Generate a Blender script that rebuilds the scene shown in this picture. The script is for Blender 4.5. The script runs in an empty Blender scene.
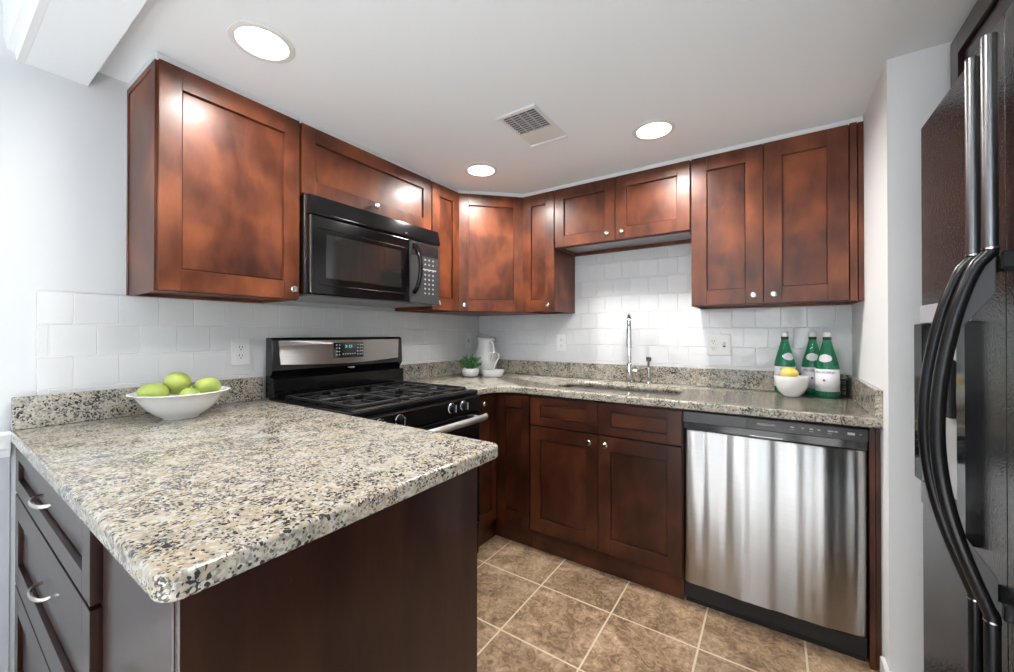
import bpy, bmesh, math, random
from mathutils import Vector, Matrix, noise
random.seed(7)
C = bpy.context.scene.collection
PI = math.pi

# ---------------------------------------------------------------- camera, world, exposure
cam_data = bpy.data.cameras.new('camera')
cam = bpy.data.objects.new('camera', cam_data); C.objects.link(cam)
bpy.context.scene.camera = cam
cam.location = (1.9827, -2.5464, 1.2137)
cam.rotation_euler = (math.radians(90.276), 0, math.radians(33.82))
cam_data.sensor_width = 36; cam_data.lens = 36 * 396.0 / 1014
cam_data.shift_y = -4.0 / 1014
cam_data.clip_start = 0.02
VS = bpy.context.scene.view_settings
VS.view_transform = 'Standard'; VS.look = 'None'; VS.gamma = 1; VS.use_curve_mapping = False
VS.exposure = 0.42
world = bpy.data.worlds.new('world'); bpy.context.scene.world = world
world.use_nodes = True
world.node_tree.nodes['Background'].inputs[0].default_value = (0.86, 0.93, 1.0, 1)
world.node_tree.nodes['Background'].inputs[1].default_value = 1.6

def area(name, loc, rot, sx, sy, power, col=(1, 1, 1), shape='RECTANGLE', spread=None):
    l = bpy.data.lights.new(name, 'AREA'); l.shape = shape; l.size = sx
    if shape in ('RECTANGLE', 'ELLIPSE'): l.size_y = sy
    l.energy = power; l.color = col
    if spread: l.spread = spread
    o = bpy.data.objects.new(name, l); C.objects.link(o); o.location = loc; o.rotation_euler = rot
    return o
RX0, RX1, RYN = 0.0, 3.25, -6.2       # room: left wall, right side, rear wall
# daylight through the rear windows and added sunlight through the right side patio window
area('daylight_rear', (1.45, RYN + 0.03, 1.5), (PI / 2, 0, 0), 1.8, 1.5, 19, (0.88, 0.94, 1.0))
sl = bpy.data.lights.new('added_sun', 'SUN'); sl.energy = 27; sl.angle = 0.02; sl.color = (1.0, 0.985, 0.96)
so = bpy.data.objects.new('added_sun', sl); C.objects.link(so)
so.rotation_euler = Vector((-1.0, 0.34, -1.22)).to_track_quat('-Z', 'Y').to_euler()   # added; falls through the side window, its floor patch brightens the ceiling

# ---------------------------------------------------------------- materials
def mat(name, col=(0.8, 0.8, 0.8), rough=0.5, metal=0.0, spec=0.5, coat=0.0, trans=0.0, ior=1.45, emit=None, estr=0):
    m = bpy.data.materials.new(name); m.use_nodes = True
    b = m.node_tree.nodes['Principled BSDF']
    b.inputs['Base Color'].default_value = (*col, 1); b.inputs['Roughness'].default_value = rough
    b.inputs['Metallic'].default_value = metal; b.inputs['Specular IOR Level'].default_value = spec
    b.inputs['Coat Weight'].default_value = coat; b.inputs['Coat Roughness'].default_value = 0.08
    b.inputs['Transmission Weight'].default_value = trans; b.inputs['IOR'].default_value = ior
    if emit: b.inputs['Emission Color'].default_value = (*emit, 1); b.inputs['Emission Strength'].default_value = estr
    return m
class N:
    """small node-building helper"""
    def __init__(s, m): s.m = m; s.t = m.node_tree; s.b = s.t.nodes['Principled BSDF']
    def n(s, kind, **kw):
        x = s.t.nodes.new('ShaderNode' + kind)
        for k, v in kw.items():
            if k.startswith('i_'): 
                key = k[2:].replace('_', ' ')
                x.inputs[int(key) if key.isdigit() else key].default_value = v
            else: setattr(x, k, v)
        return x
    def l(s, a, b): s.t.links.new(a, b)
    def coord(s, which='Object', scale=(1, 1, 1), rnd=False, rot=(0, 0, 0)):
        tc = s.n('TexCoord'); mp = s.n('Mapping'); mp.inputs['Scale'].default_value = scale; mp.inputs['Rotation'].default_value = rot
        if rnd:
            oi = s.n('ObjectInfo'); mu = s.n('VectorMath', operation='SCALE'); mu.inputs[0].default_value = (17, 31, 23)
            s.l(oi.outputs['Random'], mu.inputs['Scale']); ad = s.n('VectorMath', operation='ADD')
            s.l(tc.outputs[which], ad.inputs[0]); s.l(mu.outputs[0], ad.inputs[1]); s.l(ad.outputs[0], mp.inputs[0])
        else: s.l(tc.outputs[which], mp.inputs[0])
        return mp.outputs[0]
    def noise(s, vec, scale, detail=4, rough=0.5, dist=0.0):
        x = s.n('TexNoise'); x.inputs['Scale'].default_value = scale; x.inputs['Detail'].default_value = detail
        x.inputs['Roughness'].default_value = rough; x.inputs['Distortion'].default_value = dist
        s.l(vec, x.inputs['Vector']); return x.outputs['Fac']
    def ramp(s, fac, stops, interp='LINEAR'):
        r = s.n('ValToRGB'); r.color_ramp.interpolation = interp
        e = r.color_ramp.elements
        while len(e) < len(stops): e.new(0.5)
        for i, (p, c) in enumerate(stops):
            e[i].position = p; e[i].color = (*c, 1) if len(c) == 3 else c
        s.l(fac, r.inputs[0]); return r.outputs[0]
    def mix(s, fac, a, b, mode='MIX'):
        x = s.n('Mix', data_type='RGBA', blend_type=mode)
        for sock, v in ((x.inputs[0], fac), (x.inputs[6], a), (x.inputs[7], b)):
            if isinstance(v, (int, float)): sock.default_value = v
            elif isinstance(v, tuple): sock.default_value = (*v, 1)
            else: s.l(v, sock)
        return x.outputs[2]
    def bump(s, h, strength=0.2, dist=0.01):
        x = s.n('Bump'); x.inputs['Strength'].default_value = strength; x.inputs['Distance'].default_value = dist
        s.l(h, x.inputs['Height']); s.l(x.outputs[0], s.b.inputs['Normal']); return x
    def color(s, c): s.l(c, s.b.inputs['Base Color'])

def wood_material(name, grain_axis, k=1.0):
    m = mat(name, rough=0.34, spec=0.45, coat=0.12); n = N(m)
    sc = (5, 5, 2.0) if grain_axis == 'z' else (2.0, 5, 5)
    v = n.coord('Object', (1, 1, 1), True); vg = n.coord('Object', sc, True)
    big = n.noise(v, 4.2, 2, 0.5, 0.25); mid = n.noise(vg, 3.4, 3, 0.5, 0.4); fine = n.noise(vg, 26, 3, 0.6)
    c1 = n.ramp(big, [(0.30, (0.036, 0.0095, 0.0055)), (0.5, (0.115, 0.032, 0.013)), (0.70, (0.30, 0.092, 0.034))])
    c2 = n.ramp(mid, [(0.32, (0.045, 0.012, 0.0065)), (0.64, (0.20, 0.060, 0.024))])
    c = n.mix(0.38, c1, c2); c3 = n.ramp(fine, [(0.3, (0.88, 0.87, 0.86)), (0.65, (1, 1, 1))])
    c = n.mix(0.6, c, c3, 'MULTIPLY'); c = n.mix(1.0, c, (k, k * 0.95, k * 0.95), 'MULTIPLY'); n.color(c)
    rr = n.ramp(mid, [(0.3, (0.33,) * 3), (0.7, (0.40,) * 3)]); n.l(rr, n.b.inputs['Roughness'])
    n.b.inputs['Coat Roughness'].default_value = 0.2
    return m
WOOD = wood_material('cherry_wood_upright', 'z'); WOODH = wood_material('shaded_cherry_wood_cross', 'x', 0.5); BWOOD = wood_material('shaded_cherry_wood_upright', 'z', 0.42)  # the dim copies carry the base cabinets' shade in the wood colour
def dark_wood_material():
    m = mat('espresso_wood', rough=0.3, spec=0.4, coat=0.3); n = N(m)
    vg = n.coord('Object', (5, 5, 0.9), True)
    mid = n.noise(vg, 2.6, 5, 0.6, 0.7); fine = n.noise(vg, 60, 3, 0.7)
    c = n.ramp(mid, [(0.3, (0.012, 0.005, 0.004)), (0.7, (0.040, 0.014, 0.009))])
    sp = n.ramp(fine, [(0.72, (0, 0, 0)), (0.78, (1, 1, 1))])
    n.color(n.mix(sp, c, (0.12, 0.07, 0.05)))
    return m
DARKWOOD = dark_wood_material()
EDGEWOOD = mat('dark_cabinet_edge', (0.035, 0.010, 0.007), 0.35)

def granite_material():
    m = mat('speckled_granite', rough=0.13, spec=0.5); n = N(m)
    v = n.coord('Object', (1, 1, 1))
    # warp
    wn = n.n('TexNoise', i_Scale=9.0, i_Detail=3.0); n.l(v, wn.inputs['Vector'])
    mul = n.n('VectorMath', operation='SCALE', i_Scale=0.035); n.l(wn.outputs['Color'], mul.inputs[0])
    add = n.n('VectorMath', operation='ADD'); n.l(v, add.inputs[0]); n.l(mul.outputs[0], add.inputs[1]); w = add.outputs[0]
    big = n.noise(v, 4.5, 4, 0.6)
    base = n.ramp(big, [(0.30, (0.38, 0.365, 0.33)), (0.45, (0.43, 0.395, 0.32)), (0.58, (0.41, 0.34, 0.24)), (0.72, (0.45, 0.415, 0.36))])
    def cells(scale, lo, col, prev, clus=None, soft=0.02, vec=w):
        vo = n.n('TexVoronoi', i_Scale=scale, i_Randomness=1.0); n.l(vec, vo.inputs['Vector'])
        sep = n.n('SeparateColor'); n.l(vo.outputs['Color'], sep.inputs[0])
        f = n.n('Math', operation='ADD'); n.l(sep.outputs[0], f.inputs[0])
        if clus is not None:
            q = n.n('Math', operation='MULTIPLY_ADD', i_1=1.2, i_2=-0.6); n.l(clus, q.inputs[0]); n.l(q.outputs[0], f.inputs[1])
        else: f.inputs[1].default_value = 0
        msk = n.ramp(f.outputs[0], [(lo, (0, 0, 0)), (min(1, lo + soft), (1, 1, 1))])
        return n.mix(msk, prev, col)
    cl1 = n.noise(v, 14, 3, 0.6); cl2 = n.noise(v, 22, 3, 0.6)
    c = cells(144, 0.60, (0.50, 0.475, 0.42), base)
    c = cells(150, 0.80, (0.30, 0.28, 0.25), c, cl1)
    c = cells(240, 0.86, (0.15, 0.14, 0.13), c, cl2)
    c = cells(180, 0.93, (0.045, 0.042, 0.045), c, cl1)
    c = cells(288, 0.93, (0.06, 0.05, 0.045), c, cl2)
    n.color(c)
    return m
GRANITE = granite_material()

def brick_tile(name, plane, w, h, mortar, c1, c2, cm, offset, ox, oy):
    """tiles in world coordinates; plane picks which two axes run over the surface"""
    m = mat(name, rough=0.12); n = N(m)
    tc = n.n('NewGeometry'); sep = n.n('SeparateXYZ'); n.l(tc.outputs['Position'], sep.inputs[0])
    a = n.n('Math', operation='ADD', i_1=-ox); n.l(sep.outputs['xyz'.index(plane[0])], a.inputs[0])
    b = n.n('Math', operation='ADD', i_1=-oy); n.l(sep.outputs['xyz'.index(plane[1])], b.inputs[0])
    cb = n.n('CombineXYZ'); n.l(a.outputs[0], cb.inputs[0]); n.l(b.outputs[0], cb.inputs[1])
    br = n.n('TexBrick', offset=offset, offset_frequency=2, squash=1.0)
    br.inputs['Color1'].default_value = (*c1, 1); br.inputs['Color2'].default_value = (*c2, 1); br.inputs['Mortar'].default_value = (*cm, 1)
    br.inputs['Scale'].default_value = 1.0; br.inputs['Mortar Size'].default_value = mortar; br.inputs['Mortar Smooth'].default_value = 0.35
    br.inputs['Bias'].default_value = 0.0; br.inputs['Brick Width'].default_value = w; br.inputs['Row Height'].default_value = h
    n.l(cb.outputs[0], br.inputs['Vector'])
    return m, n, br, tc.outputs['Position']
def splash_material(name, plane, ox, oy):
    m, n, br, pos = brick_tile(name, plane, 0.1125, 0.108, 0.0022, (0.70, 0.71, 0.725), (0.745, 0.755, 0.77), (0.80, 0.80, 0.80), 0.5, ox, oy)
    n.color(br.outputs['Color'])
    wav = n.noise(pos, 15, 1, 0.4, 0.0)
    inv = n.n('Math', operation='MULTIPLY_ADD', i_1=-0.5, i_2=0.5); n.l(br.outputs['Fac'], inv.inputs[0])
    ad = n.n('Math', operation='MULTIPLY_ADD', i_1=0.5); n.l(wav, ad.inputs[0]); n.l(inv.outputs[0], ad.inputs[2])
    n.bump(ad.outputs[0], 0.75, 0.008)
    rr = n.ramp(br.outputs['Fac'], [(0, (0.09,) * 3), (1, (0.6,) * 3)]); n.l(rr, n.b.inputs['Roughness'])
    return m
TILE_L = splash_material('white_wall_tile_side', 'yz', -2.3595, 1.355 - 0.108 * 14)
TILE_B = splash_material('white_wall_tile_back', 'xz', 1.6825 - 0.1125 * 20, 1.355 - 0.108 * 14)
def floor_material():
    m, n, br, pos = brick_tile('slate_look_floor_tile', 'xy', 0.3445, 0.3445, 0.0045, (0.0,) * 3, (1.0,) * 3, (0.5,) * 3, 0.0, 0.708, -0.861 - 0.3445 * 20)
    n1 = n.noise(pos, 5.5, 5, 0.6, 1.2); n2 = n.noise(pos, 22, 5, 0.65, 2.2); n3 = n.noise(pos, 60, 3, 0.6, 1.0)
    c1 = n.ramp(n1, [(0.34, (0.13, 0.078, 0.045)), (0.5, (0.36, 0.24, 0.15)), (0.64, (0.60, 0.44, 0.30))])
    c2 = n.ramp(n2, [(0.38, (0.085, 0.052, 0.032)), (0.5, (0.36, 0.245, 0.155)), (0.62, (0.62, 0.49, 0.36))])
    c = n.mix(0.45, c1, c2)
    c = n.mix(0.35, c, n.ramp(n3, [(0.35, (0.5, 0.47, 0.42)), (0.65, (1.25, 1.25, 1.2))]), 'MULTIPLY')
    tint = n.mix(br.outputs['Color'], (0.94, 0.92, 0.90), (1.08, 1.04, 1.0))
    c = n.mix(1.0, c, tint, 'MULTIPLY')
    n.color(n.mix(br.outputs['Fac'], c, (0.72, 0.62, 0.46)))
    inv = n.n('Math', operation='MULTIPLY', i_1=-1.0); n.l(br.outputs['Fac'], inv.inputs[0])
    ad = n.n('Math', operation='MULTIPLY_ADD', i_1=0.7); n.l(n2, ad.inputs[0]); n.l(inv.outputs[0], ad.inputs[2])
    n.bump(ad.outputs[0], 0.35, 0.004)
    n.b.inputs['Roughness'].default_value = 0.38
    return m
FLOOR = floor_material()

def paint(name, col, rough=0.6):
    m = mat(name, col, rough, spec=0.15); n = N(m)
    v = n.coord('Object'); n.bump(n.noise(v, 180, 2), 0.03, 0.002); return m
WALL = paint('pale_grey_wall_paint', (0.68, 0.705, 0.725)); CEIL = paint('ceiling_paint', (0.90, 0.94, 0.97), 0.7)
WALLR = paint('warm_white_wall_paint', (0.88, 0.89, 0.90)); TRIM = mat('white_trim_paint', (0.84, 0.85, 0.86), 0.3)
WAINS = paint('grey_lower_wall_paint', (0.56, 0.59, 0.62))
def steel(name, col, rough, axis='X', aniso=0.75):
    m = mat(name, col, rough, 1.0); n = N(m)
    n.b.inputs['Anisotropic'].default_value = aniso
    t = n.n('Tangent', direction_type='RADIAL', axis=axis); n.l(t.outputs[0], n.b.inputs['Tangent']); n.b.inputs['Anisotropic Rotation'].default_value = 0.25
    v = n.coord('Object', (2, 2, 240)); h = n.noise(v, 3, 2)
    n.color(n.ramp(h, [(0.3, tuple(c * 0.93 for c in col)), (0.7, tuple(min(1, c * 1.05) for c in col))]))
    return m
STEEL = steel('brushed_stainless_steel', (0.52, 0.515, 0.51), 0.34, 'Z', 1.0)
NICKEL = mat('satin_nickel', (0.72, 0.69, 0.64), 0.22, 1.0)
NICKEL2 = mat('pale_satin_metal', (0.74, 0.73, 0.72), 0.38, 0.85)
CHROME = mat('chrome', (0.8, 0.8, 0.8), 0.08, 1.0)
DARKMETAL = mat('dark_satin_metal', (0.20, 0.20, 0.205), 0.28, 1.0)
BLACK = mat('black_enamel', (0.005, 0.005, 0.006), 0.10, spec=0.45)
BLACKM = mat('black_matte_iron', (0.014, 0.014, 0.015), 0.45)
BLACKP = mat('black_satin_plastic', (0.008, 0.008, 0.009), 0.25, spec=0.4)
GREYP = mat('charcoal_panel', (0.07, 0.07, 0.074), 0.35, 0.3)
BLACKGLASS = mat('black_glass', (0.012, 0.013, 0.014), 0.03, spec=0.8, coat=1.0)
WINGLASS = mat('smoked_oven_glass', (0.022, 0.023, 0.022), 0.05, spec=0.9, coat=0.5)
WHITEC = mat('white_ceramic', (0.82, 0.82, 0.81), 0.15, coat=0.4)
WHITEP = mat('white_plastic', (0.80, 0.80, 0.79), 0.3)
SLOT = mat('dark_slot', (0.02, 0.02, 0.02), 0.6)
LETTER = mat('pale_lettering', (0.5, 0.5, 0.5), 0.5)
UNDER = mat('pale_cabinet_underside', (0.42, 0.42, 0.44), 0.3, 0.2)
LAMPM = mat('lamp_diffuser', (1, 1, 1), 0.5, emit=(1.0, 0.95, 0.86), estr=7)
DISPM = mat('green_clock_digits', (0.1, 0.6, 0.6), 0.4, emit=(0.25, 0.8, 0.75), estr=0.6)
def fridge_material():
    m = mat('pebbled_black_fridge_door', (0.010, 0.010, 0.011), 0.10, spec=0.8); n = N(m)
    v = n.coord('Object'); h = n.noise(v, 230, 2, 0.55); n.bump(h, 0.35, 0.0025); return m
FRIDGE = fridge_material()
def fruit_material(name, a, b):
    m = mat(name, a, 0.38); n = N(m); v = n.coord('Object', (1, 1, 1), True)
    n.color(n.ramp(n.noise(v, 14, 2, 0.5), [(0.35, a), (0.65, b)])); n.bump(n.noise(v, 160, 2), 0.05, 0.002); return m
GREENF = fruit_material('green_fruit_skin', (0.27, 0.38, 0.075), (0.50, 0.56, 0.14))
LEMONM = fruit_material('lemon_skin', (0.86, 0.62, 0.10), (0.92, 0.72, 0.22))
BGLASS = mat('green_bottle_glass', (0.05, 0.52, 0.28), 0.03, spec=0.6, trans=0.8, ior=1.45)
LABEL = mat('white_paper_label', (0.80, 0.80, 0.84), 0.5)
LEAF = fruit_material('leaf_green', (0.035, 0.17, 0.05), (0.13, 0.36, 0.10)); STEMM = mat('stem_green', (0.06, 0.16, 0.04), 0.6)
SOIL = mat('dark_soil', (0.03, 0.022, 0.015), 0.9)

# ---------------------------------------------------------------- mesh helpers
def root_of(o):
    while o.parent: o = o.parent
    return o
def thing(name, label, cat, loc=(0, 0, 0), rz=0, group=None):
    o = bpy.data.objects.new(name, None); C.objects.link(o); o.empty_display_size = 0.05
    o.location = loc; o.rotation_euler = (0, 0, rz); o['label'] = label; o['category'] = cat
    if group: o['group'] = group
    return o
def tmat(o): return Matrix.Translation(o.location) @ o.rotation_euler.to_matrix().to_4x4()
class B:
    def __init__(s): s.b = bmesh.new(); s.panel = None; s.boxy = False
    def xf(s, M):
        s.b.transform(M)
        if s.panel: s.panel.b.transform(M)
        return s
    def box(s, x0, x1, y0, y1, z0, z1, bev=0.0, seg=2):
        s.boxy = True; t = bmesh.new(); bmesh.ops.create_cube(t, size=1)
        for v in t.verts: v.co = Vector(((x0 + x1) / 2 + v.co.x * (x1 - x0), (y0 + y1) / 2 + v.co.y * (y1 - y0), (z0 + z1) / 2 + v.co.z * (z1 - z0)))
        if bev: bmesh.ops.bevel(t, geom=t.edges[:], offset=min(bev, 0.49 * min(abs(x1 - x0), abs(y1 - y0), abs(z1 - z0))), segments=seg, affect='EDGES', profile=0.5)
        s.merge(t); return s
    def merge(s, t):
        me = bpy.data.meshes.new('t'); t.to_mesh(me); t.free(); s.b.from_mesh(me); bpy.data.meshes.remove(me)
    def prism(s, poly, a0, a1, axis='z', bev=0, seg=2, vertical_bevel=0):
        """extrude polygon (list of 2-tuples) along axis"""
        s.boxy = True
        t = bmesh.new(); f = {'z': lambda p, a: (p[0], p[1], a), 'y': lambda p, a: (p[0], a, p[1]), 'x': lambda p, a: (a, p[0], p[1])}[axis]
        lo = [t.verts.new(f(p, a0)) for p in poly]; hi = [t.verts.new(f(p, a1)) for p in poly]; k = len(poly)
        t.faces.new(lo); t.faces.new(hi)
        for i in range(k): t.faces.new((lo[i], lo[(i + 1) % k], hi[(i + 1) % k], hi[i]))
        bmesh.ops.recalc_face_normals(t, faces=t.faces[:])
        if bev:
            ed = [e for e in t.edges if (e.verts[0] in lo) == (e.verts[1] in lo)]
            bmesh.ops.bevel(t, geom=ed, offset=bev, segments=seg, affect='EDGES', profile=0.5)
        s.merge(t); return s
    def cyl(s, p0, p1, r, r2=None, n=20):
        p0 = Vector(p0); p1 = Vector(p1); d = p1 - p0; t = bmesh.new()
        bmesh.ops.create_cone(t, cap_ends=True, segments=n, radius1=r, radius2=r if r2 is None else r2, depth=d.length)
        M = Matrix.Translation((p0 + p1) / 2) @ d.to_track_quat('Z', 'Y').to_matrix().to_4x4()
        bmesh.ops.transform(t, matrix=M, verts=t.verts); s.merge(t); return s
    def lathe(s, prof, c=(0, 0, 0), n=40, sx=1, sy=1, axis='z', wob=None):
        t = bmesh.new(); rings = []
        for r, z in prof:
            if r < 1e-6: rings.append([t.verts.new((0, 0, z))])
            else: rings.append([t.verts.new(((r + (wob(2 * PI * i / n, z) if wob else 0)) * math.cos(2 * PI * i / n) * sx, (r + (wob(2 * PI * i / n, z) if wob else 0)) * math.sin(2 * PI * i / n) * sy, z)) for i in range(n)])
        for a, b in zip(rings, rings[1:]):
            for i in range(n):
                j = (i + 1) % n
                if len(a) == 1 and len(b) == 1: continue
                if len(a) == 1: t.faces.new((a[0], b[j], b[i]))
                elif len(b) == 1: t.faces.new((a[i], a[j], b[0]))
                else: t.faces.new((a[i], a[j], b[j], b[i]))
        bmesh.ops.recalc_face_normals(t, faces=t.faces[:])
        R = Matrix.Identity(4)
        if axis == 'y': R = Matrix.Rotation(PI / 2, 4, 'X')      # +z of profile -> -y
        if axis == 'x': R = Matrix.Rotation(PI / 2, 4, 'Y')      # +z of profile -> +x
        bmesh.ops.transform(t, matrix=Matrix.Translation(c) @ R, verts=t.verts); s.merge(t); return s
    def tube(s, pts, r, n=12, flat=(1, 1), up=(0, 0, 1), closed=False):
        """sweep an ellipse along points; r is number or list"""
        P = [Vector(p) for p in pts]; k = len(P); t = bmesh.new(); rings = []; up = Vector(up)
        for i, p in enumerate(P):
            d = (P[(i + 1) % k] - P[i - 1]) if closed else (P[min(i + 1, k - 1)] - P[max(i - 1, 0)])
            d.normalize(); a = d.cross(up)
            if a.length < 1e-4: a = d.cross(Vector((1, 0, 0)))
            a.normalize(); b = a.cross(d); rr = r[i] if isinstance(r, (list, tuple)) else r
            rings.append([t.verts.new(p + a * math.cos(2 * PI * j / n) * rr * flat[0] + b * math.sin(2 * PI * j / n) * rr * flat[1]) for j in range(n)])
        for i in range(k if closed else k - 1):
            A, Bq = rings[i], rings[(i + 1) % k]
            for j in range(n): t.faces.new((A[j], A[(j + 1) % n], Bq[(j + 1) % n], Bq[j]))
        if not closed: t.faces.new(rings[0][::-1]); t.faces.new(rings[-1])
        bmesh.ops.recalc_face_normals(t, faces=t.faces[:]); s.merge(t); return s
    def build(s, name, m, parent=None, world=False, smooth=None, label=None, kind=None):
        if parent is not None and world:
            s.b.transform(tmat(root_of(parent)).inverted())
        me = bpy.data.meshes.new(name); s.b.to_mesh(me); s.b.free()
        me.materials.append(m)
        if smooth is None: smooth = 35
        if smooth:
            for p in me.polygons: p.use_smooth = True
            try: me.set_sharp_from_angle(angle=math.radians(smooth))
            except Exception: pass
        o = bpy.data.objects.new(name, me); C.objects.link(o)
        if parent is not None: o.parent = parent
        if s.boxy and smooth: w_ = o.modifiers.new('wn', 'WEIGHTED_NORMAL'); w_.keep_sharp = True; w_.weight = 100
        if label: o['label'] = label
        if kind: o['kind'] = kind
        if s.panel: s.panel.build('panel', m, o, world)
        return o
def struct(name, b, m): return b.build(name, m, None, smooth=30, kind='structure')
def tag(o, label, cat, group=None):
    o['label'] = label; o['category'] = cat
    if group: o['group'] = group
    return o
def text_mesh(txt, size, extrude=0.0006):
    cu = bpy.data.curves.new('txt', 'FONT'); cu.body = txt; cu.size = size; cu.extrude = extrude; cu.align_x = 'CENTER'; cu.align_y = 'CENTER'
    o = bpy.data.objects.new('txt', cu); C.objects.link(o); dg = bpy.context.evaluated_depsgraph_get()
    me = bpy.data.meshes.new_from_object(o.evaluated_get(dg)); bpy.data.objects.remove(o)
    t = bmesh.new(); t.from_mesh(me); bpy.data.meshes.remove(me); return t

# ---------------------------------------------------------------- the room
W = 2.307; ZC = 2.142; YA = -0.72
struct('floor', B().box(RX0 - 0.1, RX1 + 0.1, RYN - 0.1, 0.1, -0.1, 0), FLOOR)
struct('floor_dining_bounce', B().box(RX0, RX1, RYN, -2.62, 0.0, 0.012, 0.004, 1), mat('pale_bounce_floor', (0.80, 0.80, 0.80), 0.9))  # bright unseen floor, added to bounce daylight up to the kitchen ceiling
# kitchen ceiling, holes not needed: lamps are shallow discs set in it
struct('ceiling', B().box(RX0 - 0.1, RX1 + 0.1, -2.216, 0.1, ZC, ZC + 0.35), CEIL)
struct('ceiling_dining', B().box(RX0 - 0.1, RX1 + 0.1, RYN - 0.1, -2.356, 2.45, 2.55), CEIL)
struct('trim_1', B().box(RX0, RX1, -2.356, -2.216, 2.078, 2.49), CEIL)          # dropped beam between kitchen and dining room
struct('trim_2', B().prism([(-2.3565, 2.078), (-2.372, 2.078), (-2.376, 2.10), (-2.392, 2.105), (-2.40, 2.14), (-2.40, 2.45), (-2.3565, 2.45)], RX0, RX1, 'x'), TRIM)
struct('wall_left', B().box(-0.1, 0, RYN - 0.1, 0.1, 0, 2.5), WALL)
struct('wall_back', B().box(0.0, W + 0.9, 0, 0.1, 0, 2.5), WALL)
struct('wall_right', B().box(W, RX1, YA, 0, 0, ZC), WALLR)
# right side wall with the patio window opening, rear wall with a window opening
b = B(); b.box(RX1, RX1 + 0.1, RYN - 0.1, -5.35, 0, 2.5).box(RX1, RX1 + 0.1, -3.45, YA, 0, 2.5).box(RX1, RX1 + 0.1, -5.35, -3.45, 2.35, 2.5).box(RX1, RX1 + 0.1, -5.35, -3.45, 0, 0.35)
struct('wall_side', b, WALL)
b = B(); b.box(0, 0.5, RYN - 0.1, RYN, 0, 2.5).box(2.4, RX1, RYN - 0.1, RYN, 0, 2.5).box(0.5, 2.4, RYN - 0.1, RYN, 0, 0.7).box(0.5, 2.4, RYN - 0.1, RYN, 2.3, 2.5)
struct('wall_rear', b, WALL)
def win_frame(nm, x0, x1, z0, z1, y, axis):
    b = B(); t = 0.05
    def bx(a0, a1, c0, c1):
        if axis == 'y': b.box(a0, a1, y - 0.09, y + 0.01, c0, c1)
        else: b.box(y - 0.01, y + 0.09, a0, a1, c0, c1)
    bx(x0, x0 + t, z0, z1); bx(x1 - t, x1, z0, z1); bx(x0, x1, z0, z0 + t); bx(x0, x1, z1 - t, z1)
    xm = (x0 + x1) / 2; bx(xm - 0.04, xm + 0.04, z0, z1); zm = (z0 + z1) / 2; bx(x0, x1, zm - 0.02, zm + 0.02)
    struct(nm, b, TRIM)
win_frame('window_1', 0.5, 2.4, 0.7, 2.3, RYN, 'y'); win_frame('window_2', -5.35, -3.45, 0.35, 2.35, RX1, 'x')
# tiled splash on both walls
struct('wall_left_tiles', B().box(0.0005, 0.009, -2.328, -0.0005, 0.99, 1.3555, 0.0015, 1), TILE_L)
struct('wall_back_tiles', B().box(0.009, W - 0.0005, -0.009, -0.0005, 0.99, 1.752, 0.001, 1), TILE_B)
# chair rail, skirting
struct('trim_3', B().prism([(0, 0.832), (0.010, 0.832), (0.014, 0.85), (0.022, 0.86), (0.022, 0.88), (0.032, 0.895), (0.036, 0.905), (0.030, 0.912), (0, 0.912)], RYN, -2.3815, 'y'), TRIM)
struct('wall_left_lower', B().box(0.0, 0.004, RYN, -2.3815, 0.0, 0.832), WAINS)
struct('baseboard_left', B().box(0.004, 0.018, RYN, -2.40, 0, 0.1, 0.003), TRIM)
struct('baseboard_right', B().box(W - 0.014, W, YA - 0.014, -0.655, 0, 0.085, 0.004).box(W, RX1, YA - 0.014, YA, 0, 0.085, 0.004), TRIM)
# thin pale bead between cabinet tops and ceiling
CAP = 2.1155

# ---------------------------------------------------------------- cabinets
def knob(parent, x, y, z):
    """small round knob, axis toward -y in the local frame"""
    b = B().lathe([(0.0, 0), (0.0055, 0), (0.0045, 0.012), (0.008, 0.016), (0.0135, 0.020), (0.0145, 0.024), (0.011, 0.029), (0, 0.031)], (x, y, z), 20, axis='y')
    return b.build('knob', NICKEL, parent, label='satin nickel knob')
PEND = []
def shaker(b, x0, x1, z0, z1, yb, yf, sw=0.062, rw=0.072, rec=0.011):
    """frame-and-panel front; back at yb, face at yf (yf<yb). The panel mesh is kept aside and becomes a child of the built frame"""
    e = 0.0016
    b.box(x0, x0 + sw, yf, yb, z0, z1, e, 2).box(x1 - sw, x1, yf, yb, z0, z1, e, 2)
    b.box(x0 + sw, x1 - sw, yf, yb, z0, z0 + rw, e, 2).box(x0 + sw, x1 - sw, yf, yb, z1 - rw, z1, e, 2)
    g = 0.0035; p = B()
    p.box(x0 + sw - 0.002, x1 - sw + 0.002, yb - 0.004, yb - 0.0005, z0 + rw - 0.002, z1 - rw + 0.002)
    p.box(x0 + sw + g, x1 - sw - g, yf + rec, yb - 0.0035, z0 + rw + g, z1 - rw - g, 0.002, 2)
    b.panel = p
    return b
def door(parent, x0, x1, z0, z1, yb, knobpos=None, sw=0.062, rw=0.072, name='door', m=None, th=0.019):
    b = shaker(B(), x0, x1, z0, z1, yb, yb - th, sw, rw)
    d = b.build(name, m or WOOD, parent)
    if knobpos: knob(d, knobpos[0], yb - th, knobpos[1])
    return d
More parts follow.
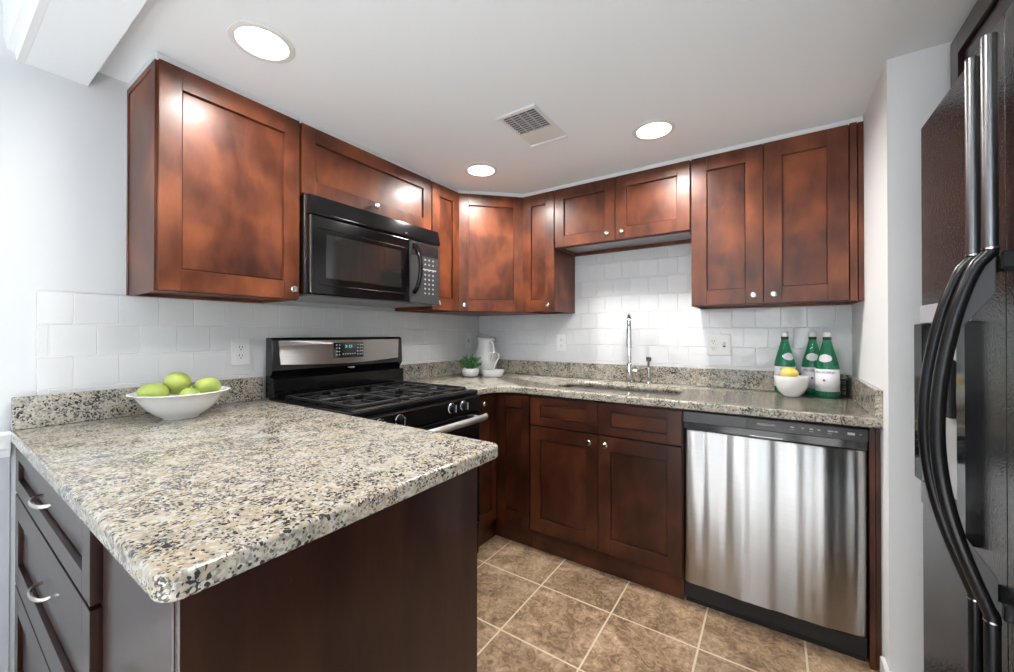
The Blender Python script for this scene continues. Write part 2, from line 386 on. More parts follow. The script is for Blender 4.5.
def carcass(parent, w, d, z0, z1, under=None, under_rec=0.012, side_strips=False, m=None):
    t = 0.016; b = B(); m = m or WOOD
    b.box(0, t, -d, 0, z0, z1, 0.0008, 1).box(w - t, w, -d, 0, z0, z1, 0.0008, 1)
    b.box(t, w - t, -d, 0, z1 - t, z1); b.box(t, w - t, -0.012, 0, z0, z1)
    b.box(t, w - t, -d, -d + 0.018, z0, z0 + 0.035); b.box(t, w - t, -0.03, 0, z0, z0 + 0.04)
    if side_strips: b.box(-0.003, 0, -d, -d + 0.04, z0, z1).box(-0.003, 0, -0.018, 0, z0, z1).box(-0.003, 0, -d + 0.04, -0.018, z1 - 0.02, z1)
    o = b.build('body', m, parent)
    B().box(t, w - t, -d + 0.018, -0.03, z0 + under_rec, z0 + under_rec + 0.012).build('underside', under or EDGEWOOD, parent)
    B().box(0, w, -d - 0.001, 0, z1, ZC - 0.0005, 0.0008, 1).build('top_bead', TRIM, parent, label='pale bead closing the gap to the ceiling')
    return o
G_UP = 'upper wall cabinets'
# left wall uppers (local frame: x -> world +y, front -> world +x)
ZB, ZT = 1.3557, CAP
H = PI / 2
def left_upper(y0, y1, z0, label, name='wall_cabinet'):
    return thing(name, label, 'cabinet', (0.0005, y0, 0), H)
c = left_upper(-2.112, -1.641, ZB, 'tall cherry wall cabinet left of the microwave, with one large door')
w = 2.112 - 1.645; carcass(c, w, 0.305, ZB, ZT, side_strips=True)
door(c, 0.003, w - 0.002, ZB + 0.004, ZT - 0.003, -0.306, (w - 0.034, ZB + 0.042))
c = left_upper(-1.641, -0.863, 1.81, 'short wide cherry wall cabinet directly above the black microwave')
w = 0.775; carcass(c, w, 0.305, 1.81, ZT)
door(c, 0.004, w - 0.002, 1.815, ZT - 0.003, -0.306, (w / 2 - 0.015, 1.853), rw=0.064)
c = left_upper(-0.862, -0.612, ZB, 'slim cherry wall cabinet between the microwave and the corner cabinet')
w = 0.2485; carcass(c, w, 0.305, ZB, ZT)
door(c, 0.003, w - 0.003, ZB + 0.004, ZT - 0.003, -0.306, (0.04, ZB + 0.042))
# diagonal corner
c = thing('corner_wall_cabinet', 'diagonal cherry wall cabinet across the room corner', 'cabinet', (0.0005, -0.0005, 0))
poly = [(0, 0), (0.612, 0), (0.612, -0.305), (0.305, -0.612), (0, -0.612)]
B().prism(poly, ZB, ZT, 'z').build('body', WOOD, c)
B().prism(poly, ZT, ZC - 0.0005, 'z').build('top_bead', TRIM, c)
def diag(b):
    # local door frame: x along the diagonal, -y outwards
    M = Matrix.Translation((0.305, -0.612, 0)) @ Matrix.Rotation(PI / 4, 4, 'Z'); return b.xf(M)
dl = 0.307 * math.sqrt(2)
d = diag(shaker(B(), 0.006, dl - 0.006, ZB + 0.004, ZT - 0.003, -0.001, -0.020)).build('door', WOOD, c)
k = B().lathe([(0.0, 0), (0.0055, 0), (0.0045, 0.012), (0.008, 0.016), (0.0135, 0.020), (0.0145, 0.024), (0.011, 0.029), (0, 0.031)], (0.04, -0.02, ZB + 0.042), 20, axis='y')
diag(k).build('knob', NICKEL, d, label='satin nickel knob')
# back wall uppers
def back_upper(x0, label): return thing('wall_cabinet', label, 'cabinet', (x0, -0.0005, 0), 0)
c = back_upper(0.6135, 'slim cherry wall cabinet right of the corner cabinet, its dark side showing')
w = 0.235; carcass(c, w, 0.305, ZB, ZT)
door(c, 0.004, w - 0.001, ZB + 0.004, ZT - 0.003, -0.306, (w - 0.035, ZB + 0.042))
c = back_upper(0.8495, 'short two-door cherry wall cabinet above the sink with pale underside')
w = 0.784; carcass(c, w, 0.305, 1.748, ZT, under=UNDER, under_rec=0.02)
xm = 1.238 - 0.8495
door(c, 0.004, xm - 0.0015, 1.752, ZT - 0.003, -0.306, (xm - 0.042, 1.792), rw=0.066)
door(c, xm + 0.0015, w - 0.003, 1.752, ZT - 0.003, -0.306, (xm + 0.045, 1.792), rw=0.066)
c = back_upper(1.6345, 'tall two-door cherry wall cabinet at the right end of the back wall')
w = 2.258 - 1.6345; carcass(c, W - 1.6345 - 0.001, 0.305, ZB, ZT)
xm = 1.949 - 1.6345
door(c, 0.004, xm - 0.0015, ZB + 0.004, ZT - 0.003, -0.306, (xm - 0.04, ZB + 0.042), sw=0.07)
door(c, xm + 0.0015, w - 0.002, ZB + 0.004, ZT - 0.003, -0.306, (xm + 0.04, ZB + 0.042), sw=0.07)
B().box(w + 0.002, w + 0.026, -0.325, -0.306, ZB, ZT, 0.001, 1).box(w + 0.030, W - 1.6345 - 0.001, -0.317, -0.3055, ZB, ZT, 0.001, 1).build('filler_strip', WOOD, c)

# base cabinets on the back wall
ZK = 0.875
def base_body(x0, x1, y0, y1): return B().box(x0, x1, y0, y1, 0.10, ZK, 0.001, 1).box(x0, x1, y0, y1 + 0.012 if False else y1, 0.0, 0.10)
c = thing('corner_base_cabinet', 'shaded cherry corner base cabinet with folding doors between stove and sink', 'cabinet', (0.0, 0.0, 0))
poly = [(0.0005, -0.0005), (0.848, -0.0005), (0.848, -0.605), (0.605, -0.605), (0.605, -0.880), (0.0005, -0.880)]
B().prism(poly, 0.10, ZK, 'z').prism([(0.0005, -0.0005), (0.848, -0.0005), (0.848, -0.592), (0.592, -0.592), (0.592, -0.880), (0.0005, -0.880)], 0, 0.10, 'z').build('body', BWOOD, c)
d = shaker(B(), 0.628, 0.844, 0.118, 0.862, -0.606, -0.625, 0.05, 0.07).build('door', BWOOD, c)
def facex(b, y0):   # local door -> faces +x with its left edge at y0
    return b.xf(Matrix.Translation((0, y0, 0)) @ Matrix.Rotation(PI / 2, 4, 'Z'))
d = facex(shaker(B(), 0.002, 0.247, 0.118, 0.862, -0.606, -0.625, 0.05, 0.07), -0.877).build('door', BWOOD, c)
k = facex(B().lathe([(0.0, 0), (0.0055, 0), (0.0045, 0.012), (0.008, 0.016), (0.0135, 0.020), (0.0145, 0.024), (0.011, 0.029), (0, 0.031)], (0.10, -0.625, 0.822), 20, axis='y'), -0.877)
k.build('knob', NICKEL, d, label='satin nickel knob')
c = thing('sink_base_cabinet', 'shaded cherry base cabinet under the sink with two doors and false drawer fronts', 'cabinet', (0.0, 0.0, 0))
b = B().box(0.8495, 0.867, -0.605, -0.0005, 0.1, ZK).box(1.628, 1.6455, -0.605, -0.0005, 0.1, ZK).box(0.867, 1.628, -0.605, -0.0005, 0.10, 0.12).box(0.867, 1.628, -0.605, -0.587, 0.12, 0.16).box(0.867, 1.628, -0.605, -0.587, 0.69, 0.72).box(0.867, 1.628, -0.605, -0.587, 0.85, ZK).box(1.22, 1.27, -0.605, -0.587, 0.12, ZK).box(0.867, 1.628, -0.02, -0.0005, 0.12, ZK)
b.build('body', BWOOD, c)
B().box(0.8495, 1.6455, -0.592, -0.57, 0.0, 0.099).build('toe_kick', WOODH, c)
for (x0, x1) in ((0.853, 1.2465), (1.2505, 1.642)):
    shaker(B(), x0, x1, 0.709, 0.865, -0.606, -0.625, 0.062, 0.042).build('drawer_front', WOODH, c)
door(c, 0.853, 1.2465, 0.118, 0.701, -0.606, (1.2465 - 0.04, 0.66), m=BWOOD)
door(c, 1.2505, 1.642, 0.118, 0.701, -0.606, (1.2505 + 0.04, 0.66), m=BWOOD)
c = thing('end_panel', 'narrow shaded cherry filler panel between dishwasher and right wall', 'cabinet panel', (2.274, -0.3, 0))
B().box(2.274, 2.290, -0.618, -0.0005, 0.0, 0.877, 0.001, 1).box(2.292, W - 0.001, -0.608, -0.55, 0.0, 0.877, 0.001, 1).build('filler', BWOOD, c, world=True)

# peninsula: drawer base facing the dining room, end cabinet
PY0, PY1 = -2.352, -1.722
c = thing('drawer_base_cabinet', 'espresso drawer cabinet under the left end of the peninsula with arched pulls', 'cabinet', (0.5, -2.03, 0))
B().box(0.006, 0.972, PY0, PY1, 0.10, ZK, 0.001, 1).box(0.006, 0.972, PY0 + 0.05, PY1 - 0.05, 0, 0.10).build('body', DARKWOOD, c, world=True)
def arch_pull(parent, x, z, y, w=0.105):
    pts = []
    for i in range(15):
        a = PI * i / 14; pts.append((x - math.cos(a) * w / 2, y - 0.001 - math.sin(a) ** 0.7 * 0.026, z))
    B().tube(pts, 0.0042, 10, (1, 1.2)).build('handle', NICKEL, parent, world=True, label='arched satin nickel pull')
for (z0, z1, rw) in ((0.722, 0.872, 0.045), (0.438, 0.714, 0.07), (0.118, 0.430, 0.07)):
    b = shaker(B(), 0.012, 0.962, z0, z1, PY0 - 0.001, PY0 - 0.019, 0.06, rw, 0.010); d = b.build('drawer', DARKWOOD, c, world=True)
    arch_pull(d, 0.49, (z0 + z1) / 2 + 0.005, PY0 - 0.019 + 0.008)
c = thing('peninsula_end_cabinet', 'espresso cabinet closing the aisle end of the peninsula with a plain dark side panel', 'cabinet', (1.15, -2.03, 0))
B().box(0.974, 1.322, PY0 + 0.02, PY1, 0.10, ZK, 0.001, 1).box(0.974, 1.322, PY0 + 0.05, PY1 - 0.05, 0, 0.10).build('body', DARKWOOD, c, world=True)
B().box(1.323, 1.337, PY0 - 0.002, PY1, 0, 0.877, 0.0015, 1).build('side_panel', DARKWOOD, c, world=True)
B().box(0.9745, 1.322, PY0 - 0.004, PY0 + 0.0195, 0, 0.877, 0.0015, 1).build('back_panel', DARKWOOD, c, world=True)
b = shaker(B(), -1.318, -0.980, 0.118, 0.865, 0, -0.019); b.xf(Matrix.Translation((0, PY1 + 0.001, 0)) @ Matrix.Rotation(PI, 4, 'Z'))
d = b.build('door', BWOOD, c, world=True)

# ---------------------------------------------------------------- countertops
def slab(poly, z0, z1, corner_r, bev, holes=None):
    """rounded polygon slab; poly list of (x,y,r)"""
    pts = []
    k = len(poly)
    for i in range(k):
        p = Vector(poly[i][:2]); a = Vector(poly[i - 1][:2]); c_ = Vector(poly[(i + 1) % k][:2]); r = poly[i][2]
        if r <= 0: pts.append(tuple(p)); continue
        u = (a - p).normalized(); v = (c_ - p).normalized()
        ang = u.angle(v); t = r / math.tan(ang / 2); s0 = p + u * t; s1 = p + v * t
        cc = p + (u + v).normalized() * (r / math.sin(ang / 2)); n = 8
        a0 = math.atan2(s0.y - cc.y, s0.x - cc.x); a1 = math.atan2(s1.y - cc.y, s1.x - cc.x); da = (a1 - a0 + PI) % (2 * PI) - PI
        for q in range(n + 1): pts.append((cc.x + r * math.cos(a0 + da * q / n), cc.y + r * math.sin(a0 + da * q / n)))
    return B().prism(pts, z0, z1, 'z', bev, 3)
c = thing('peninsula_countertop', 'large speckled beige granite worktop in the foreground carrying the fruit bowl', 'countertop', (0.68, -2.0, 0.878))
slab([(0.0105, -2.382, 0), (1.368, -2.382, 0.03), (1.368, -1.652, 0.03), (0.0105, -1.652, 0)], 0.878, 0.914, 0, 0.007).build('slab', GRANITE, c, world=True)
B().box(0.0105, 0.031, -2.380, -1.6535, 0.9142, 1.016, 0.003, 2).build('backsplash', GRANITE, c, world=True)
c = thing('countertop', 'L-shaped speckled granite worktop along the back wall with the sink in it', 'countertop', (1.2, -0.3, 0.878))
# L slab with sink hole built as strips that share edges
SX0, SX1, SY0, SY1 = 0.90, 1.60, -0.50, -0.17
def l_slab():
    outer = [(0.0105, -0.0105, 0), (W - 0.0005, -0.0105, 0), (W - 0.0005, -0.650, 0), (0.74, -0.650, 0.10), (0.655, -0.735, 0.10), (0.655, -0.879, 0.0), (0.0105, -0.879, 0)]
    s = slab(outer, 0.878, 0.914, 0, 0.007)
    return s
o = l_slab().build('slab', GRANITE, c, world=True)
cut = slab([(SX0, SY0, 0.05), (SX1, SY0, 0.05), (SX1, SY1, 0.05), (SX0, SY1, 0.05)], 0.86, 0.93, 0, 0)
co = cut.build('cutter', GRANITE, c, world=True)
md = o.modifiers.new('hole', 'BOOLEAN'); md.operation = 'DIFFERENCE'; md.object = co; md.solver = 'EXACT'
dg = bpy.context.evaluated_depsgraph_get(); nm = bpy.data.meshes.new_from_object(o.evaluated_get(dg)); o.modifiers.clear(); o.data = nm
bpy.data.objects.remove(co)
B().box(0.031, W - 0.022, -0.030, -0.0105, 0.9142, 1.016, 0.003, 2).build('backsplash', GRANITE, c, world=True)
B().box(0.0105, 0.030, -0.879, -0.0105, 0.9142, 1.016, 0.003, 2).build('side_splash', GRANITE, c, world=True)
B().box(W - 0.021, W - 0.0005, -0.648, -0.0105, 0.9142, 1.016, 0.003, 2).build('side_splash', GRANITE, c, world=True)

# sink
c = thing('sink', 'undermount stainless steel sink bowl set in the granite worktop', 'sink', (1.25, -0.33, 0.72))
b = B(); zt = 0.8775; t = bmesh.new()
def rrect(x0, x1, y0, y1, r, n=6):
    out = []
    for (cx, cy, a) in ((x1 - r, y1 - r, 0), (x0 + r, y1 - r, PI / 2), (x0 + r, y0 + r, PI), (x1 - r, y0 + r, 1.5 * PI)):
        for i in range(n + 1): out.append((cx + r * math.cos(a + PI / 2 * i / n), cy + r * math.sin(a + PI / 2 * i / n)))
    return out
loops = [(0.022, zt - 0.003), (0.0, zt - 0.003), (0.0, zt), (-0.022 + 0.022, zt), (0.006, zt), (0.006, zt - 0.003)]
rings = []
for (g, z, r) in ((0.02, zt, 0.055), (0.002, zt, 0.05), (0.0, zt - 0.02, 0.05), (-0.014, 0.74, 0.05), (-0.03, 0.715, 0.06), (-0.12, 0.708, 0.03)):
    rings.append([t.verts.new((x, y, z)) for x, y in rrect(SX0 - g, SX1 + g, SY0 - g, SY1 + g, r)])
for A, D in zip(rings, rings[1:]):
    k = len(A)
    for i in range(k): t.faces.new((A[i], A[(i + 1) % k], D[(i + 1) % k], D[i]))
t.faces.new(rings[-1]); bmesh.ops.recalc_face_normals(t, faces=t.faces[:]); b.merge(t)
o = b.build('bowl', mat('satin_sink_steel', (0.22, 0.20, 0.18), 0.4, 1.0), c, world=True); s = o.modifiers.new('thick', 'SOLIDIFY'); s.thickness = 0.0015; s.offset = 0
B().lathe([(0, 0.0), (0.042, 0.0), (0.045, 0.003), (0.032, 0.004), (0.028, 0.001), (0, 0.001)], (1.25, -0.335, 0.709), 28).build('drain', CHROME, c, world=True)

# faucet
c = thing('faucet', 'tall chrome pull-down kitchen faucet standing behind the sink', 'faucet', (1.249, -0.095, 0.9145), math.atan2(-0.96, 0.28) + PI / 2)
B().lathe([(0, 0), (0.027, 0), (0.027, 0.006), (0.021, 0.010), (0.020, 0.06), (0.021, 0.10), (0.0165, 0.115), (0.014, 0.118), (0, 0.118)]).build('base', CHROME, c)
pts = [(0, 0, 0.115)] + [(0, 0, 0.115 + 0.235 * i / 6) for i in range(1, 7)]
for i in range(1, 13):
    a = PI * i / 12; pts.append((0, -0.062 + 0.062 * math.cos(a), 0.35 + 0.062 * math.sin(a)))
B().tube(pts, 0.0125, 14, up=(1, 0, 0)).build('spout', CHROME, c)
B().lathe([(0, 0), (0.0115, 0), (0.0125, -0.012), (0.0155, -0.04), (0.017, -0.11), (0.0175, -0.125), (0.014, -0.128), (0, -0.128)], (0, -0.124, 0.348), 24).build('spray_head', CHROME, c)
b = B().cyl((0.015, 0, 0.070), (0.045, 0, 0.070), 0.013).tube([(0.045, 0, 0.072), (0.07, -0.016, 0.080), (0.092, -0.026, 0.088), (0.108, -0.034, 0.095)], [0.009, 0.0075, 0.007, 0.008], 9)
b.build('lever', CHROME, c)
c = thing('soap_dispenser', 'small chrome soap dispenser beside the faucet', 'soap dispenser', (1.356, -0.058, 0.9145))
B().lathe([(0, 0), (0.02, 0), (0.019, 0.01), (0.012, 0.016), (0.011, 0.095), (0, 0.095)]).build('base', CHROME, c)
B().lathe([(0, 0.0955), (0.006, 0.0955), (0.006, 0.13), (0.014, 0.133), (0.016, 0.150), (0.012, 0.158), (0, 0.159)]).tube([(0, 0, 0.143), (0.0, -0.025, 0.145), (0, -0.035, 0.138)], 0.006, 9).build('pump_head', DARKMETAL, c)

# ---------------------------------------------------------------- stove (local: x->world +y, front -> world +x)
c = thing('gas_stove', 'black gas range with stainless backguard between the two worktops', 'stove', (0.0, -1.6475, 0), H)
SW = 0.764
B().box(0.003, SW - 0.003, -0.66, -0.035, 0.03, 0.895, 0.003, 1).build('body', BLACKP, c)
b = B().box(0.001, SW - 0.001, -0.685, -0.06, 0.8955, 0.918, 0.006, 2)
b.build('cooktop', BLACK, c)
B().box(0.02, SW - 0.02, -0.672, -0.638, 0.9185, 0.9215, 0.001, 1).build('cooktop_reflection', mat('painted_tan_reflection', (0.30, 0.28, 0.25), 0.2, 0.9), c)  # flat strip whose tan tone imitates a reflection on the cooktop front
# backguard profile
prof = [(-0.036, 0.9185), (-0.11, 0.9185), (-0.108, 1.005), (-0.075, 1.012), (-0.098, 1.045), (-0.092, 1.185), (-0.080, 1.196), (-0.036, 1.196)]
bg = B().prism([(p[0], p[1]) for p in prof], 0.002, SW - 0.002, 'x', 0.002, 1).build('backguard', BLACK, c)
t = 0.001
b = B(); tb = bmesh.new()
P = [(0.038, 1.072), (SW - 0.038, 1.072), (SW - 0.030, 1.182), (0.030, 1.182)]
n = 14; top = []; bot = []
for i in range(n + 1):
    f = i / n; xb = P[0][0] + (P[1][0] - P[0][0]) * f; xt = P[3][0] + (P[2][0] - P[3][0]) * f
    zb_ = 1.072 - 0.012 * math.sin(PI * f); bot.append((xb, zb_)); top.append((xt, 1.182))
def bgy(z): return -(0.098 - 0.006 * (z - 1.045) / 0.14)
vb0 = [tb.verts.new((x, bgy(z) - 0.0035, z)) for x, z in bot]; vt0 = [tb.verts.new((x, bgy(z) - 0.0035, z)) for x, z in top]
vb1 = [tb.verts.new((x, bgy(z), z)) for x, z in bot]; vt1 = [tb.verts.new((x, bgy(z), z)) for x, z in top]
for i in range(n):
    tb.faces.new((vb0[i], vb0[i + 1], vt0[i + 1], vt0[i])); tb.faces.new((vb0[i], vb1[i], vb1[i + 1], vb0[i + 1])); tb.faces.new((vt0[i], vt0[i + 1], vt1[i + 1], vt1[i]))
tb.faces.new((vb0[0], vt0[0], vt1[0], vb1[0])); tb.faces.new((vb0[-1], vb1[-1], vt1[-1], vt0[-1]))
bmesh.ops.recalc_face_normals(tb, faces=tb.faces[:]); b.merge(tb)
fp = b.build('fascia', STEEL, bg, label='stainless steel fascia')
dp = B().box(0.302, 0.482, -0.1025, -0.098, 1.088, 1.168, 0.0015, 1).build('display', BLACKGLASS, bg)
b = B()
for (x, z, w_, h_) in [(0.372, 1.148, .012, .012), (0.392, 1.148, .004, .012), (0.402, 1.148, .012, .012)]:
    b.box(x - w_ / 2, x + w_ / 2, -0.1032, -0.1026, z - h_ / 2, z - h_ / 2 + 0.0018).box(x - w_ / 2, x + w_ / 2, -0.1032, -0.1026, z + h_ / 2 - .0018, z + h_ / 2).box(x + w_ / 2 - .0018, x + w_ / 2, -0.1032, -0.1026, z - h_ / 2, z + h_ / 2)
b.build('digits', DISPM, bg)
b = B()
for x in (0.318, 0.334, 0.444, 0.460, 0.472):
    for z in (1.105, 1.122, 1.139, 1.156): b.lathe([(0, 0), (0.0042, 0), (0.0042, 0.0008), (0, 0.0008)], (x, -0.1026, z), 8, axis='y')
for i in range(6): b.lathe([(0, 0), (0.0042, 0), (0.0042, 0.0008), (0, 0.0008)], (0.356 + i * 0.014, -0.1026, 1.108), 8, axis='y')
b.build('buttons', LETTER, bg)
B().lathe([(0, 0), (0.024, 0), (0.022, 0.003), (0, 0.004)], (0.412, -0.090, 1.037), 28, sy=0.42, axis='y').build('badge', CHROME, bg)
# grates: three cast iron frames
def grate(x0, x1):
    b = B(); z = 0.934; y0, y1 = -0.625, -0.150; r = 0.0065
    for (p, q) in (((x0, y0), (x1, y0)), ((x0, y1), (x1, y1)), ((x0, y0), (x0, y1)), ((x1, y0), (x1, y1)), ((x0, (y0 + y1) / 2), (x1, (y0 + y1) / 2))):
        b.box(min(p[0], q[0]) - r, max(p[0], q[0]) + r, min(p[1], q[1]) - r, max(p[1], q[1]) + r, z - 0.010, z, 0.002, 1)
    xm = (x0 + x1) / 2
    for yc in ((y0 + (y0 + y1) / 2) / 2, (y1 + (y0 + y1) / 2) / 2):
        for (dx, dy) in ((1, 0), (-1, 0), (0, 1), (0, -1)):
            ex = (x1 - x0) / 2 if dx else (y1 - y0) / 4
            ax, ay = xm + dx * 0.028, yc + dy * 0.028; bx_, by_ = xm + dx * ex, yc + dy * ex
            b.box(min(ax, bx_) - (0.004 if dy else 0), max(ax, bx_) + (0.004 if dy else 0), min(ay, by_) - (0.004 if dx else 0), max(ay, by_) + (0.004 if dx else 0), z - 0.008, z + 0.003, 0.0015, 1)
    for px in (x0, x1):
        for py in (y0, y1): b.box(px - r, px + r, py - r, py + r, 0.9185, z - 0.008)
    return b.build('grate', BLACKM, c)
grate(0.045, 0.262); grate(0.280, 0.484); grate(0.502, 0.719)
for x in (0.153, 0.610):
    for y in (-0.506, -0.269):
        B().lathe([(0, 0.9186), (0.042, 0.9186), (0.040, 0.9245), (0.028, 0.9245), (0.028, 0.9285), (0, 0.9295)], (x, y, 0), 24).build('burner', BLACKM, c)
B().lathe([(0, 0.9186), (0.042, 0.9186), (0.040, 0.9245), (0.028, 0.9245), (0.028, 0.9285), (0, 0.9295)], (0.382, -0.388, 0), 24, sy=1.8).build('burner', BLACKM, c)
# control panel, knobs, door, handle, drawer
B().prism([(-0.66, 0.8945), (-0.686, 0.8945), (-0.700, 0.885), (-0.706, 0.815), (-0.66, 0.815)], 0.002, SW - 0.002, 'x', 0.0015, 1).build('control_panel', BLACK, c)
for y in (0.115, 0.215, 0.533, 0.621, 0.38):
    if y == 0.38: continue
    kb = B().lathe([(0, 0), (0.022, 0), (0.022, 0.006), (0.0185, 0.010), (0.0175, 0.026), (0.015, 0.028), (0, 0.028)], (y, -0.7005, 0.857), 24, axis='y').build('knob', BLACKP, c)
    B().lathe([(0.0223, 0.0), (0.0245, 0.002), (0.0223, 0.004)], (y, -0.7025, 0.857), 24, axis='y').box(y - 0.0028, y + 0.0028, -0.7345, -0.727, 0.840, 0.874, 0.001, 1).build('knob_ring', CHROME, kb)
dr = B().box(0.006, SW - 0.006, -0.700, -0.6605, 0.225, 0.808, 0.006, 2).build('oven_door', BLACK, c)
B().box(0.10, SW - 0.10, -0.7025, -0.6995, 0.33, 0.68, 0.002, 1).build('oven_window', WINGLASS, dr)
B().tube([(0.010, -0.742, 0.785), (0.03, -0.752, 0.785), (SW / 2, -0.758, 0.785), (SW - 0.03, -0.752, 0.785), (SW - 0.010, -0.742, 0.785)], 0.0165, 16, (0.75, 1.0)).cyl((0.05, -0.70, 0.785), (0.05, -0.75, 0.785), 0.009).cyl((SW - 0.05, -0.70, 0.785), (SW - 0.05, -0.75, 0.785), 0.009).build('handle', NICKEL2, dr, label='curved stainless handle bar')
B().box(0.006, SW - 0.006, -0.695, -0.6605, 0.06, 0.217, 0.005, 2).build('storage_drawer', BLACK, c)
for x in (0.04, SW - 0.04):
    for y in (-0.62, -0.08): B().cyl((x, y, 0.0), (x, y, 0.0295), 0.018).build('foot', BLACKP, c)

# ---------------------------------------------------------------- microwave (local: x->world +y)
c = thing('microwave', 'black over-the-range microwave mounted under the short cabinet above the stove', 'microwave', (0.0105, -1.636, 0), H)
MW = 0.762; zb0, zt0 = 1.378, 1.806
B().box(0, MW, -0.345, 0, zb0 + 0.004, zt0, 0.003, 1).build('body', BLACKP, c)
B().box(0.01, MW - 0.01, -0.34, -0.01, zb0 - 0.003, zb0 + 0.0035).build('underside', mat('grey_metal_underside', (0.33, 0.33, 0.34), 0.3, 0.6), c)
B().prism([(-0.3455, 1.722), (-0.388, 1.716), (-0.392, 1.73), (-0.375, 1.798), (-0.3455, zt0)], 0.001, MW - 0.001, 'x', 0.003, 2).build('vent_hood', BLACK, c)
dr = B().box(0.001, 0.538, -0.386, -0.3455, zb0, 1.714, 0.008, 3).build('door', BLACK, c)
B().box(0.065, 0.478, -0.3875, -0.3855, 1.452, 1.640, 0.006, 2).build('window', WINGLASS, dr)
B().box(0.030, 0.514, -0.3885, -0.3855, 1.420, 1.424, 0.001, 1).box(0.030, 0.514, -0.3885, -0.3855, 1.660, 1.663, 0.001, 1).build('trim_line', BLACKP, dr)
B().box(-0.0025, 0.0, -0.335, -0.31, zb0 + 0.01, zt0 - 0.005).box(-0.0025, 0, -0.384, -0.377, zb0 + 0.01, 1.71).build('side_trim', STEEL, c)
pn = B().box(0.5405, MW - 0.001, -0.384, -0.3455, zb0, 1.714, 0.006, 3).build('control_panel', GREYP, c)
B().box(0.553, MW - 0.010, -0.3865, -0.3835, 1.640, 1.703, 0.002, 1).build('display', BLACKGLASS, pn)
b = B()
for i in range(3):
    for j in range(8):
        z = 1.622 - j * 0.0255 - (0.006 if j > 1 else 0)
        b.box(0.644 + i * 0.030, 0.656 + i * 0.030, -0.3858, -0.3838, z - 0.0045, z + 0.0045, 0.001, 1)
b.build('buttons', LETTER, pn)
B().box(0.63, 0.735, -0.3856, -0.3838, 1.566, 1.572).build('legend', LETTER, pn)
pts = []
for i in range(17):
    f = i / 16; z = 1.435 + 0.255 * f; pts.append((0.565, -0.386 - 0.052 * math.sin(PI * f) ** 0.6, z))
B().tube(pts, 0.0115, 12, (1.1, 0.9), up=(1, 0, 0)).build('handle', BLACK, dr)
B().lathe([(0, 0), (0.012, 0), (0.011, 0.002), (0, 0.0025)], (0.512, -0.389, 1.735), 20, sy=0.6, axis='y').build('badge', CHROME, c)

# ---------------------------------------------------------------- dishwasher
c = thing('dishwasher', 'stainless steel dishwasher with black control strip under the right worktop', 'dishwasher', (1.96, -0.3, 0))
DX0, DX1 = 1.6495, 2.2705
B().box(DX0 + 0.002, DX1 - 0.002, -0.585, -0.02, 0.09, 0.872).build('body', BLACKP, c, world=True)
b = B().box(DX0, DX1, -0.632, -0.5855, 0.820, 0.868, 0.004, 2); cp = b.build('control_panel', GREYP, c, world=True)
B().box(1.893, DX1 - 0.002, -0.6335, -0.6315, 0.823, 0.865, 0.001, 1).build('touch_strip', mat('dark_touch_strip', (0.028, 0.028, 0.03), 0.25), cp, world=True)
B().box(DX0 + 0.002, DX1 - 0.002, -0.618, -0.5855, 0.789, 0.819).build('pocket_handle', BLACK, c, world=True)
tm = text_mesh('FRIGIDAIRE', 0.0125); tm.transform(Matrix.Translation((1.962, -0.6340, 0.846)) @ Matrix.Rotation(PI / 2, 4, 'X')); b = B(); b.merge(tm); b.build('lettering', LETTER, cp, world=True)
b = B()
for i, x in enumerate((2.04, 2.075, 2.10, 2.125, 2.155, 2.175)):
    b.box(x, x + (0.013, 0.009, 0.012, 0.008, 0.017, 0.010)[i], -0.6343, -0.6332, 0.846, 0.850)
    if i % 2 == 0: b.box(x, x + 0.012, -0.6343, -0.6332, 0.838, 0.8395)
b.box(2.212, 2.233, -0.6343, -0.6332, 0.842, 0.851).box(2.245, 2.252, -0.6343, -0.6332, 0.845, 0.848)
b.build('legend', LETTER, cp, world=True)
# gently bowed door
tb = bmesh.new(); nx = 90; zs = [0.106, 0.110, 0.45, 0.780, 0.785]; grid = []
def bow(f): 
    e = min(f, 1 - f); return 0.0022 * math.sin(f * 17 + 1.0) + 0.0011 * math.sin(f * 41) + 0.0004 * math.sin(f * 88) + 0.012 * (1 - (2 * f - 1) ** 2) + 0.010 * (1 - math.exp(-e / 0.02))
for z in zs:
    row = []
    for i in range(nx + 1):
        f = i / nx; row.append(tb.verts.new((DX0 + 0.002 + (DX1 - DX0 - 0.004) * f, -0.612 - bow(f) + (0.003 if z in (0.106, 0.785) else 0), z)))
    grid.append(row)
for a, d_ in zip(grid, grid[1:]):
    for i in range(nx): tb.faces.new((a[i], a[i + 1], d_[i + 1], d_[i]))
#
bk = [tb.verts.new((v.co.x, -0.586, v.co.z)) for v in (grid[0][0], grid[0][-1], grid[-1][-1], grid[-1][0])]
tb.faces.new([*grid[0][::-1], bk[0], bk[1]]) ; tb.faces.new([*grid[-1], bk[2], bk[3]])
tb.faces.new([bk[0], *[g[0] for g in grid], bk[3]]); tb.faces.new([bk[1], *[g[-1] for g in grid], bk[2]]); tb.faces.new(bk)
bmesh.ops.recalc_face_normals(tb, faces=tb.faces[:]); b = B(); b.merge(tb); b.build('door', STEEL, c, world=True, smooth=40, label='bowed brushed stainless steel door')
B().box(1.903, 2.015, -0.6195, -0.6175, 0.790, 0.795, 0.0008, 1).build('latch_lip', STEEL, c, world=True)
B().box(DX0 + 0.004, DX1 - 0.004, -0.585, -0.565, 0.0, 0.0885).box(DX0 + 0.001, DX1 - 0.001, -0.604, -0.586, 0.030, 0.100, 0.003, 1).build('toe_kick', BLACKM, c, world=True)

